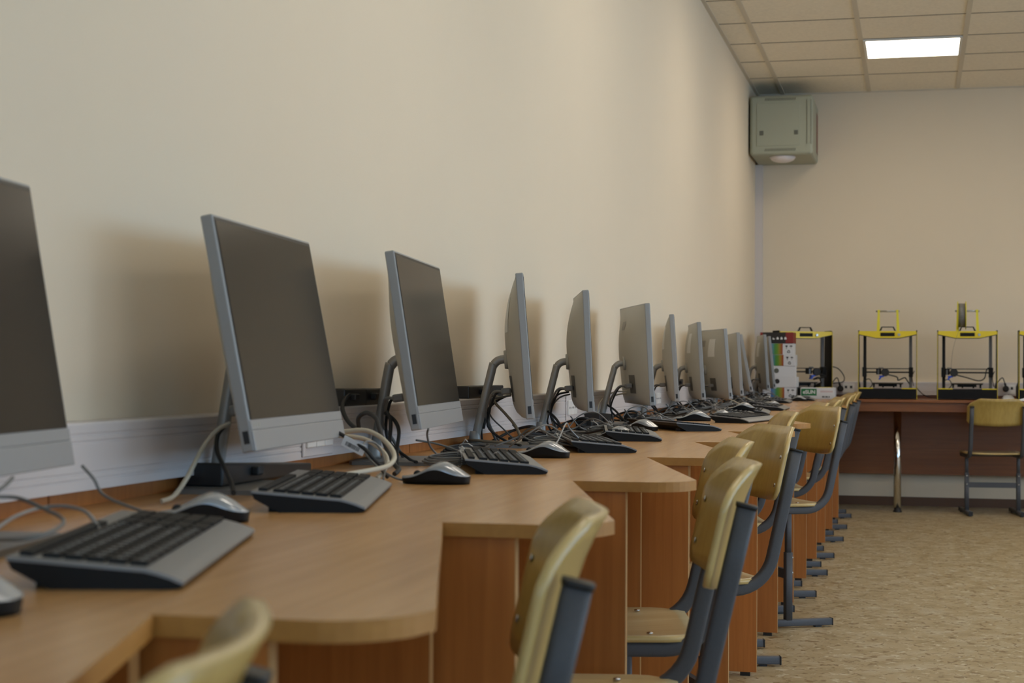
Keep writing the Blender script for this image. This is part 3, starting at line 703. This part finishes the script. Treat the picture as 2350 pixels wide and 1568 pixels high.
K([(0.093, 2.340, 0.849), (0.082, 2.340, 0.834), (0.090, 2.320, 0.812), (0.120, 2.280, 0.789), (0.157, 2.220, 0.771), (0.186, 2.160, 0.762)], .0036, 'rubber', 'black cord falling beside the second computer arm')
K([(0.119, 4.780, 0.871), (0.085, 4.800, 0.864), (0.068, 4.800, 0.844), (0.062, 4.780, 0.812), (0.064, 4.740, 0.784), (.08, 4.72, .757)], .003, 'rubber', 'black cord behind the fifth computer')
K([(0.127, 4.760, 0.865), (0.093, 4.780, 0.855), (0.072, 4.780, 0.832), (0.070, 4.760, 0.800), (0.097, 4.700, 0.760)], .0026, 'greycab', 'grey video cable from the fifth computer port')
K([(0.154, 5.600, 0.864), (0.109, 5.600, 0.861), (0.076, 5.600, 0.843), (0.064, 5.550, 0.816), (.07, 5.5, .757)], .0024, 'beige', 'upper pale cable drooping from the sixth computer')
K([(0.154, 5.620, 0.858), (0.105, 5.640, 0.849), (0.07, 5.650, 0.824), (0.062, 5.65, 0.795), (.09, 5.66, .757)], .003, 'beige', 'lower pale cable drooping from the sixth computer')
# barcode tag
tg = thing('barcode_tag', 'white barcode tag on a black cord, below the second computer', 'tag', (.21, 2.6, .81))
tagp = [Vector((0.193, 2.600, 0.827)), Vector((0.231, 2.600, 0.809)), Vector((0.224, 2.600, 0.793)), Vector((0.189, 2.600, 0.810))]
tx = (tagp[1]-tagp[0]).normalized(); tz = vec(0, 1, 0).cross(tx)*-1
TM = Matrix(((tx.x, 0, tz.x, 0), (tx.y, 1, tz.y, 0), (tx.z, 0, tz.z, 0), (0, 0, 0, 1)))
b = MB(); b.box(-.021, .021, -.0006, .0006, -.0095, .0085, T=TM); b.build('label', 'paper', tg)
b = MB(); x = -.014; rnd = random.Random(2)
while x < .012:
    w_ = rnd.choice((.0006, .0010, .0014)); b.box(x, x+w_, -.0009, -.0006, -.006, .001, T=TM); x += w_+rnd.choice((.0006, .001))
b.build('barcode', 'ink', tg)
# generic tangle behind every computer
rnd = random.Random(11)
def coil(cx, cy, r, label, m, turns=4, ln=.10, ang=0.6, rad=.0019):
    pts = []
    for i in range(turns*14+1):
        a = 2*math.pi*i/14; q = 1+.12*math.sin(i*.37)
        u = ln/2*math.cos(a)*q; v = r*math.sin(a)*q
        pts.append((cx+u*math.cos(ang)-v*math.sin(ang), cy+u*math.sin(ang)+v*math.cos(ang), .753+.004*(i/14)+.006*(1+math.sin(a*1.0+.4))))
    b = MB(); b.tube(pts, rad, 6); o = b.build('cable_bundle', m); tag(o, label, 'cable bundle', 'tied cord bundles')
    b = MB(); c, s_ = math.cos(ang), math.sin(ang)
    ring = [(cx-(r*1.15*math.cos(k*math.pi/5))*s_, cy+(r*1.15*math.cos(k*math.pi/5))*c, .766+.016*math.sin(k*math.pi/5)) for k in range(10)]
    b.tube(ring, .0012, 5, closed=True); b.tube([(ring[2][0], ring[2][1], ring[2][2]), (ring[2][0]+.006, ring[2][1], .79), (ring[2][0]+.012, ring[2][1]-.004, .785)], .0011, 5); b.build('wire_tie', 'sticker', o)
for i, (c, (t, T)) in enumerate(zip(comps, COMP)):
    Mw = Matrix.Translation(t.location) @ Matrix.Rotation(t.rotation_euler.z, 4, 'Z')
    L = lambda x, y, z: tuple(Mw @ vec(x, y, z))
    who = '%s computer from the front' % ORD[i]
    port = T((-TK-.052, -.104, .066)); port2 = T((-TK-.05, -.073, .065))
    def P(v): return tuple(Mw @ v)
    if i >= 2:
        K([P(port), L(port.x-.022, -.10+.01, port.z-.004), L(-.115, -.04, port.z-.05), L(-.105, .0, .05), L(-.09, .05, .008)], .0032, 'greycab', 'grey video cable drooping behind the '+who)
        K([P(port2), L(port2.x-.02, -.06, port2.z-.01), L(-.11, -.02, .05), L(-.06, -.06, .012), L(-.03, -.13, .008)], .003, 'rubber', 'black cord drooping behind the '+who)
    if i >= 3 and i < 12:
        j = i+0
        K([L(-.05, .06, .05), L(-.01, .09, .012), L(.05, .13+rnd.uniform(-.03, .03), .018), L(.07, .05, .03), L(.06, -.02, .012), L(.08, -.10, .008)], .0021, 'greycab', 'thin grey cord lying in a curve below the '+who)
        K([L(-.09, -.16, .008), L(-.04, -.11, .025), L(.0, -.15, .050), L(.05, -.19, .030), L(.10, -.14, .008), L(.05, -.06, .012)], .0024, rnd.choice(('beige', 'greycab', 'greycab')), 'cord arched over the stand base below the '+who)
        K([L(-.10, .15, .006), L(-.05, .20, .03), L(.0, .17, .042), L(.03, .22, .02), L(.0, .28, .006), L(-.06, .25, .008)], .0038, 'rubber', 'black cord curled at the far side of the '+who)
    if i >= 4 and i < 12:
        K([L(-.13, .02, .075), L(-.10, -.05, .05), L(-.07, -.12, .012), L(-.02, -.17, .010), L(.03, -.21, .022), L(.02, -.25, .008)], .0036, 'rubber', 'black cord trailing along the desk under the '+who)
        K([L(-.06, .10, .008), L(-.02, .14, .05), L(.03, .16, .06), L(.07, .19, .03), L(.10, .24, .008)], .002, 'greycab', 'grey cord standing in an arch beyond the '+who)
        q = L(.01, .235, 0)
        power_box(q[0]-.025, q[0]+.025, q[1]-.06, q[1]+.06, .75, .034, 'black power box lying beyond the '+who, .1)
    if 2 <= i < 11:
        p = L(.055, -.03 if i > 2 else -.14, 0)
        coil(p[0], p[1], .016, 'tied bundle of grey cord below the '+who, 'greycab', 4, .13, .4+t.rotation_euler.z)
        p = L(.02, .17, 0)
        coil(p[0], p[1], .020, 'tied bundle of dark cord beyond the '+who, 'rubber', 4, .14, 1.2, .0026)

# ------------------------------------------------------------------ wall cabinet and dome
t = thing('wall_cabinet', 'grey-green steel network cabinet hung in the ceiling corner', 'cabinet', (0.012, 11.30, 2.40))
b = MB(); b.box(0, .424, 0, .585, 0, .405, bev=.022, seg=4); b.build('body', 'cabinet', t)
b = MB(); b.box(.048, .335, -.004, .004, .062, .352, bev=.0015); d = b.build('door', 'cabinet', t)
for x in (.080, .312):
    b = MB(); b.box(x-.013, x+.013, -.007, -.003, .135, .165, bev=.001); b.build('lock', 'slot', d)
for (z, x0) in ((.378, .10), (.035, .10)):
    b = MB()
    for k in range(20): b.prism([(x0+k*.0105, z-.009), (x0+k*.0105+.005, z-.009), (x0+k*.0105+.010, z+.009), (x0+k*.0105+.005, z+.009)], -.0012, .002, axis=1)
    b.build('vent_slots', 'slot', t)
b = MB(); b.box(.385, .407, -.003, .003, .075, .365, bev=.001); b.build('handle_strip', 'cabinet', t)
b = MB(); b.box(.409, .4115, -.002, .003, .07, .37); b.box(.381, .3835, -.002, .003, .07, .37); b.build('handle_gap', 'slot', t)
boxobj('side_panel', 'cabinet_side', .422, .4255, .40, .55, .06, .34, t)
t = thing('dome_light', 'white shallow dome fixed below the wall cabinet', 'dome', (.225, 11.42, 2.40))
b = MB(); b.lathe([(.088, 0), (.090, -.006)], 28); b.build('rim', 'dome', t)
b = MB(); b.lathe([(.084, -.004)]+[(.084*math.cos(a*math.pi/16), -.006-.034*math.sin(a*math.pi/16)) for a in range(1, 8)]+[(.004, -.040)], 28); b.build('cover', 'dome', t)

# ------------------------------------------------------------------ boxes
def recycle(b, cx, cz, r, y):
    for k in range(3):
        a = math.radians(120*k); c, s_ = math.cos(a), math.sin(a)
        def R(px, pz): return (cx+px*c-pz*s_, cz+px*s_+pz*c)
        b.prism([R(-.62*r, -.56*r), R(.22*r, -.56*r), R(.22*r, -.72*r), R(.62*r, -.42*r), R(.22*r, -.12*r), R(.22*r, -.28*r), R(-.46*r, -.28*r)], y, y+.0005, axis=1)
def spool_box(x, y, z, rot, kind, label, W=.222, H=.0775, D=.165):
    t = thing('filament_box', label, 'box', (x, y, z), rot, 'filament boxes stacked by the last computer')
    mm = {'rain': 'box_white', 'white': 'box_white', 'red': 'box_red'}[kind]
    b = MB(); b.box(-W/2, W/2, 0, D, 0, H, bev=.0015, seg=1); b.build('carton', mm, t)
    if kind == 'rain':
        boxobj('rainbow_panel', 'rainbow', -W/2+.055, W/2-.077, -.0006, .001, .001, H-.001, t)
        b = MB(); recycle(b, W/2-.038, .020, .015, -.0006)
        cx = W/2-.052                                # wine glass mark
        b.prism([(cx-.009, .062), (cx+.009, .062), (cx+.005, .052), (cx+.001, .050), (cx+.001, .042), (cx+.006, .040), (cx-.006, .040), (cx-.001, .042), (cx-.001, .050), (cx-.005, .052)], -.0006, 0, axis=1)
        cx = W/2-.022                                # umbrella mark
        b.prism([(cx-.010, .054)]+[(cx+.010*math.cos(math.radians(q)), .054+.008*math.sin(math.radians(q))) for q in range(180, -1, -30)][1:], -.0006, 0, axis=1)
        b.box(cx-.0008, cx+.0008, -.0006, 0, .041, .054)
        b.build('handling_marks', 'ink', t)
    if kind == 'white':
        b = MB(); b.lathe([(.0165, -.0008), (.0165, .001)], 24, T=Matrix.Translation((-W/2+.095, 0, H*.56)), axis=1); b.build('round_hole', 'slot' if 'grey disc' in label else 'box_black', t)
    if kind == 'red':
        boxobj('black_band', 'box_black', -W/2+.018, W/2-.052, -.0008, .001, .0, H, t)
        b = MB()
        for k in range(4):
            cx = -.02+.026*k
            b.prism([(cx-.007, .026), (cx+.007, .026), (cx+.008, .034), (cx+.003, .043 if k else .030), (cx-.006, .040)], -.0014, -.0007, axis=1)
        b.build('white_icons', 'paper', t)
    return t
BX = .2187; BY = 11.195
zz = .75
for x, rot, kind, lab, h in ((BX+.006, .02, 'rain', 'rainbow striped filament box at the bottom of the stack', .0755), (BX+.008, -.03, 'white', 'white carton with dark round hole, second from bottom of stack', .071),
                         (BX+.003, .03, 'white', 'white carton with grey disc, third from bottom of the stack', .071), (BX, -.02, 'rain', 'rainbow striped filament box directly on the white cartons', .0755),
                         (BX-.006, .02, 'rain', 'rainbow striped filament box directly under the red and black box', .0755), (BX-.012, -.04, 'red', 'red and black box on top of the stack', .074)):
    spool_box(x, BY, zz, rot, kind, lab, H=h); zz += h+.0003
t = thing('filament_box', 'flat white box with green label in front of the left 3D printer', 'box', (.478, 11.187, .75), .0)
b = MB(); b.box(-.112, .112, 0, .205, 0, .074, bev=.0015, seg=1); b.build('carton', 'box_white', t)
boxobj('green_label', 'green', -.108, -.006, -.0006, .001, .022, .068, t)
text_mesh('eSUN', .034, 'brand_lettering', 'paper', t, (-.056, -.0012, .045), (math.pi/2, 0, 0), bold=.0008)
b = MB(); rnd2 = random.Random(5); x = .03
for k in range(5): b.box(x, x+.007, -.0006, 0, .010, .019); x += .0085+.004*(k % 2)
b.build('small_print', 'ink', t)
b = MB(); b.box(.018, .10, -.0006, 0, .044, .056); b.build('faint_print', 'pink', t)

# ------------------------------------------------------------------ 3D printers
def make_printer(label, holder=True):
    t = thing('printer_3d', label, '3D printer')
    W, D, Hp = .193, .33, .462
    for s in (-1, 1):
        b = MB(); x = s*(W-.0035)
        prof = [(.0, .0), (.0, Hp-.01), (.02, Hp), (.10, Hp), (.14, Hp-.05), (.17, .10), (D, .09), (D, 0)]
        prof = [(.0, .0), (.0, Hp-.012), (.015, Hp), (.13, Hp), (.135, .12), (D, .085), (D, 0)]
        b.prism([(p[0], p[1]) for p in prof], x-.003, x+.003, axis=0); sp = b.build('side_panel', 'matte_black', t)
        b = MB(); b.box(x+s*.0016-.0012, x+s*.0016+.0014, -.0012, .001, .0, Hp-.012); b.build('yellow_edge', 'yellow', sp)
    b = MB(); b.box(-W+.007, W-.007, .004, D, .006, .070)
    for z in (.012, .026, .040, .054): b.box(-W+.007, W-.007, .001, .004, z, z+.010)
    b.build('base', 'matte_black', t)
    b = MB(); b.box(-W+.007, -W+.10, .0, .05, .070, .076); b.box(W-.10, W-.007, .0, .05, .070, .076); b.build('deck_strip', 'yellow', t)
    b = MB(); hp = [(-W+.006, .456), (W-.006, .456), (W-.006, .434), (.075, .410), (-.075, .410), (-W+.006, .434)]
    b.prism(hp, -.004, .0, axis=1); b.prism([(-W+.006, .450), (W-.006, .450), (W-.006, .456), (-W+.006, .456)], 0, .12, axis=1); hd = b.build('hood', 'yellow', t)
    b = MB(); e = .0035
    b.prism([(-W+.006, .434), (-.075, .410), (.075, .410), (W-.006, .434), (W-.006, .434-e), (.075, .410-e), (-.075, .410-e), (-W+.006, .434-e)], -.004, .10, axis=1); b.build('hood_trim', 'black', hd)
    b = MB(); b.box(-.047, .047, -.006, -.003, .421, .445, bev=.001); b.build('display', 'matte_black', t)
    b = MB(); b.lathe([(.009, 0), (.008, .012)], 14, T=Matrix.Translation((.075, -.004, .432)) @ Matrix.Rotation(math.pi/2, 4, 'X')); b.build('control_knob', 'steel', t)
    b = MB()
    b.prism([(-.055, .458), (-.040, .486), (.040, .486), (.055, .458), (.043, .458), (.034, .480), (-.034, .480), (-.043, .458)], .01, .022, axis=1); b.build('handle', 'matte_black', t)
    for s in (-1, 1):
        b = MB(); x = s*.150; b.box(x-.010, x+.010, .07, .09, .070, .45); b.build('column', 'matte_black' if s < 0 else 'column_grey', t)
    b = MB(); b.tube([(-.155, .06, .205), (.155, .06, .205)], .0028, 8); b.tube([(-.15, .06, .181), (.15, .06, .181)], .0048, 8); b.build('guide_rod', 'matte_black', t)
    b = MB(); b.box(-.166, -.138, .045, .10, .15, .215, bev=.003); b.box(.138, .166, .045, .10, .15, .215, bev=.003); b.build('rod_carrier', 'matte_black', t)
    return t
def printer_rest(t, cx):
    b = MB(); b.box(cx-.045, cx-.012, .035, .075, .165, .208, bev=.003); cr = b.build('carriage', 'matte_black', t)
    b = MB(); b.lathe([(.025, 0), (.027, .004), (.027, .02), (.024, .026)], 20, T=Matrix.Translation((cx+.015, .035, .180)) @ Matrix.Rotation(math.pi/2, 4, 'X')); b.build('fan', 'rubber', t)
    b = MB()
    for k in range(4): b.box(cx-.028+.008*k, cx-.023+.008*k, .045, .055, .206, .215)
    b.box(cx-.035, cx-.025, .03, .035, .165, .20); b.build('carriage_fitting', 'column_grey', t)
    b = MB(); b.prism([(cx-.026, .158), (cx+.012, .160), (cx+.008, .150), (cx-.008, .146), (cx-.02, .130), (cx-.030, .132), (cx-.022, .146)], .015, .05, axis=1); b.build('nozzle_duct', 'blue', t)
    b = MB(); b.box(-.105, .105, .03, .24, .108, .112, bev=.001); b.build('print_bed', 'browncab', t)
    b = MB(); b.box(-.10, .10, .04, .23, .100, .1075); b.box(-.06, .06, .06, .2, .085, .1); 
    for x in (-.09, -.03, .04, .085): b.lathe([(.005, .078), (.007, .1)], 8, T=Matrix.Translation((x, .05, 0)))
    b.build('bed_carriage', 'matte_black', t)
    b = MB(); b.tube(catmull([(cx+.03, .05, .165), (cx+.09, .04, .150), (.07, .04, .128), (.11, .05, .145), (.125, .06, .20 if cx < -.03 else .13), (.15, .08, .22 if cx < -.03 else .09)], 6), .0042, 8); b.build('cable_loom', 'rubber', t)
    b = MB(); b.tube(catmull([(-.16, .05, .12), (-.12, .03, .135), (-.10, .04, .10), (-.12, .06, .072)], 6), .003, 7); b.build('wire', 'rubber', t)
    b = MB(); b.tube(catmull([(.17, .05, .09), (.16, .03, .15), (.175, .06, .19)], 6), .0025, 7); b.build('wire', 'rubber', t)
def spool_holder(t):
    for s, x in ((-1, -.062), (1, .068)):
        b = MB(); b.prism([(x-.010-.0*s, .456), (x+.010, .456), (x+.006-.004*s, .595), (x-.008-.004*s, .595)], .06, .068, axis=1); b.prism([(x-.009-.004*s, .585), (x+.007-.004*s, .585), (x+.007-.004*s, .600), (x-.009-.004*s, .600)], .055, .073, axis=1); b.build('spool_arm', 'yellow2', t)
    b = MB(); b.tube([(-.078, .064, .591), (.078, .064, .591)], .006, 10); b.build('spool_rod', 'steel', t)
G3 = 'yellow and black 3D printers'
p1 = make_printer('yellow and black 3D printer with empty spool rod, in the middle'); p1['group'] = G3; p1.location = (.929, 11.335, .75)
pr0 = dup_tree(p1, (.384, 11.455, .75), math.radians(25), 'yellow and black 3D printer turned sideways behind the coloured boxes', G3)
pr2 = dup_tree(p1, (1.444, 11.335, .75), 0, 'yellow and black 3D printer carrying a grey spool on top', G3)
pr3 = dup_tree(p1, (1.962, 11.335, .75), 0, 'yellow and black 3D printer cropped by the right edge', G3)
for t, cx in ((p1, -.03), (pr0, .07), (pr2, -.10), (pr3, -.12)): printer_rest(t, cx)
spool_holder(p1); spool_holder(pr2)
t = thing('filament_spool', 'grey filament spool with yellow flanges on the right 3D printer', 'spool', (1.444-.035, 11.335+.064, .75+.562), 0)
for s in (-1, 1):
    b = MB(); b.lathe([(.022, s*.024-.0018), (.094, s*.026-.0022), (.094, s*.026+.0022), (.022, s*.024+.0018)], 36, axis=0); b.build('flange', 'yellow2', t)
b = MB(); b.lathe([(.024, -.022), (.080, -.022), (.080, .022), (.024, .022)], 36, axis=0); b.build('filament_roll', 'greyspool', t)
b = MB(); b.tube(catmull([(0, -.078, -.06), (-.04, -.09, -.16), (-.06, -.05, -.25), (-.068, -.03, -.345)], 5), .001, 5); b.build('filament_strand', 'browncab', t)
# mains cords of the printers
b = MB(); pts = catmull([(.53, 11.72, .97), (.585, 11.74, .955), (.625, 11.76, .905), (.622, 11.78, .865), (.57, 11.79, .852), (.50, 11.79, .85)], 6); b.tube(pts, .0035, 8)
o = b.build('cable', 'rubber'); tag(o, 'black mains cord looping at the right of the turned 3D printer', 'cable')
def plug(x, y, z, label):
    t = thing('mains_plug', label, 'plug', (x, y, z)); b = MB(); b.lathe([(.010, .0), (.021, .006), (.022, .030), (.014, .040)], 16, T=Matrix.Rotation(math.pi/2, 4, 'X')); b.build('plug_body', 'rubber', t)
    b = MB(); b.tube(catmull([(0, -.03, .012), (-.008, -.036, .04), (-.025, -.03, .075), (-.06, -.03, .035)], 6), [.0075]*6+[.0035]*13, 8); b.build('cord', 'rubber', t)
plug(.600, YB-.053, .815, 'black round plug in back trunking behind the turned 3D printer')
plug(1.712, YB-.053, .822, 'black round plug in back trunking right of the spool printer')
b = MB(); b.tube(catmull([(1.115, 11.64, .83), (1.15, 11.66, .79), (1.19, 11.68, .765), (1.24, 11.67, .757), (1.26, 11.69, .757)], 6), .0035, 8); tag(b.build('cable', 'rubber'), 'black mains cord on table between the two upright 3D printers', 'cable')
# papers by the right printer
rnd = random.Random(8)
b = MB(); b.grid(lambda u, v: Vector((1.665+.085*u, 11.40+.09*v, .752+.034*math.sin(math.pi*u)**.4*math.sin(math.pi*v)**.5*(.8+.3*rnd.random()))), 14, 10)
tag(b.build('crumpled_tissue', 'paper', smooth=True), 'crumpled white tissue beside the spool printer', 'tissue')
b = MB(); b.box(-.09, .09, -.06, .06, 0, .0012, T=Matrix.Translation((1.80, 11.28, .7505)) @ Matrix.Rotation(.2, 4, 'Z')); b.prism([(-.05, 0), (.06, 0), (.03, .022)], 11.24, 11.241, axis=1, T=Matrix.Translation((1.79, 0, .7515)))
tag(b.build('paper_sheet', 'paper'), 'white folded paper at the right end of the back table', 'paper')
b = MB(); b.box(1.50, 1.525, 11.20, 11.23, .7502, .7525); tag(b.build('paper_scrap', 'paper'), 'tiny white scrap on table edge above the lone chair', 'paper scrap')
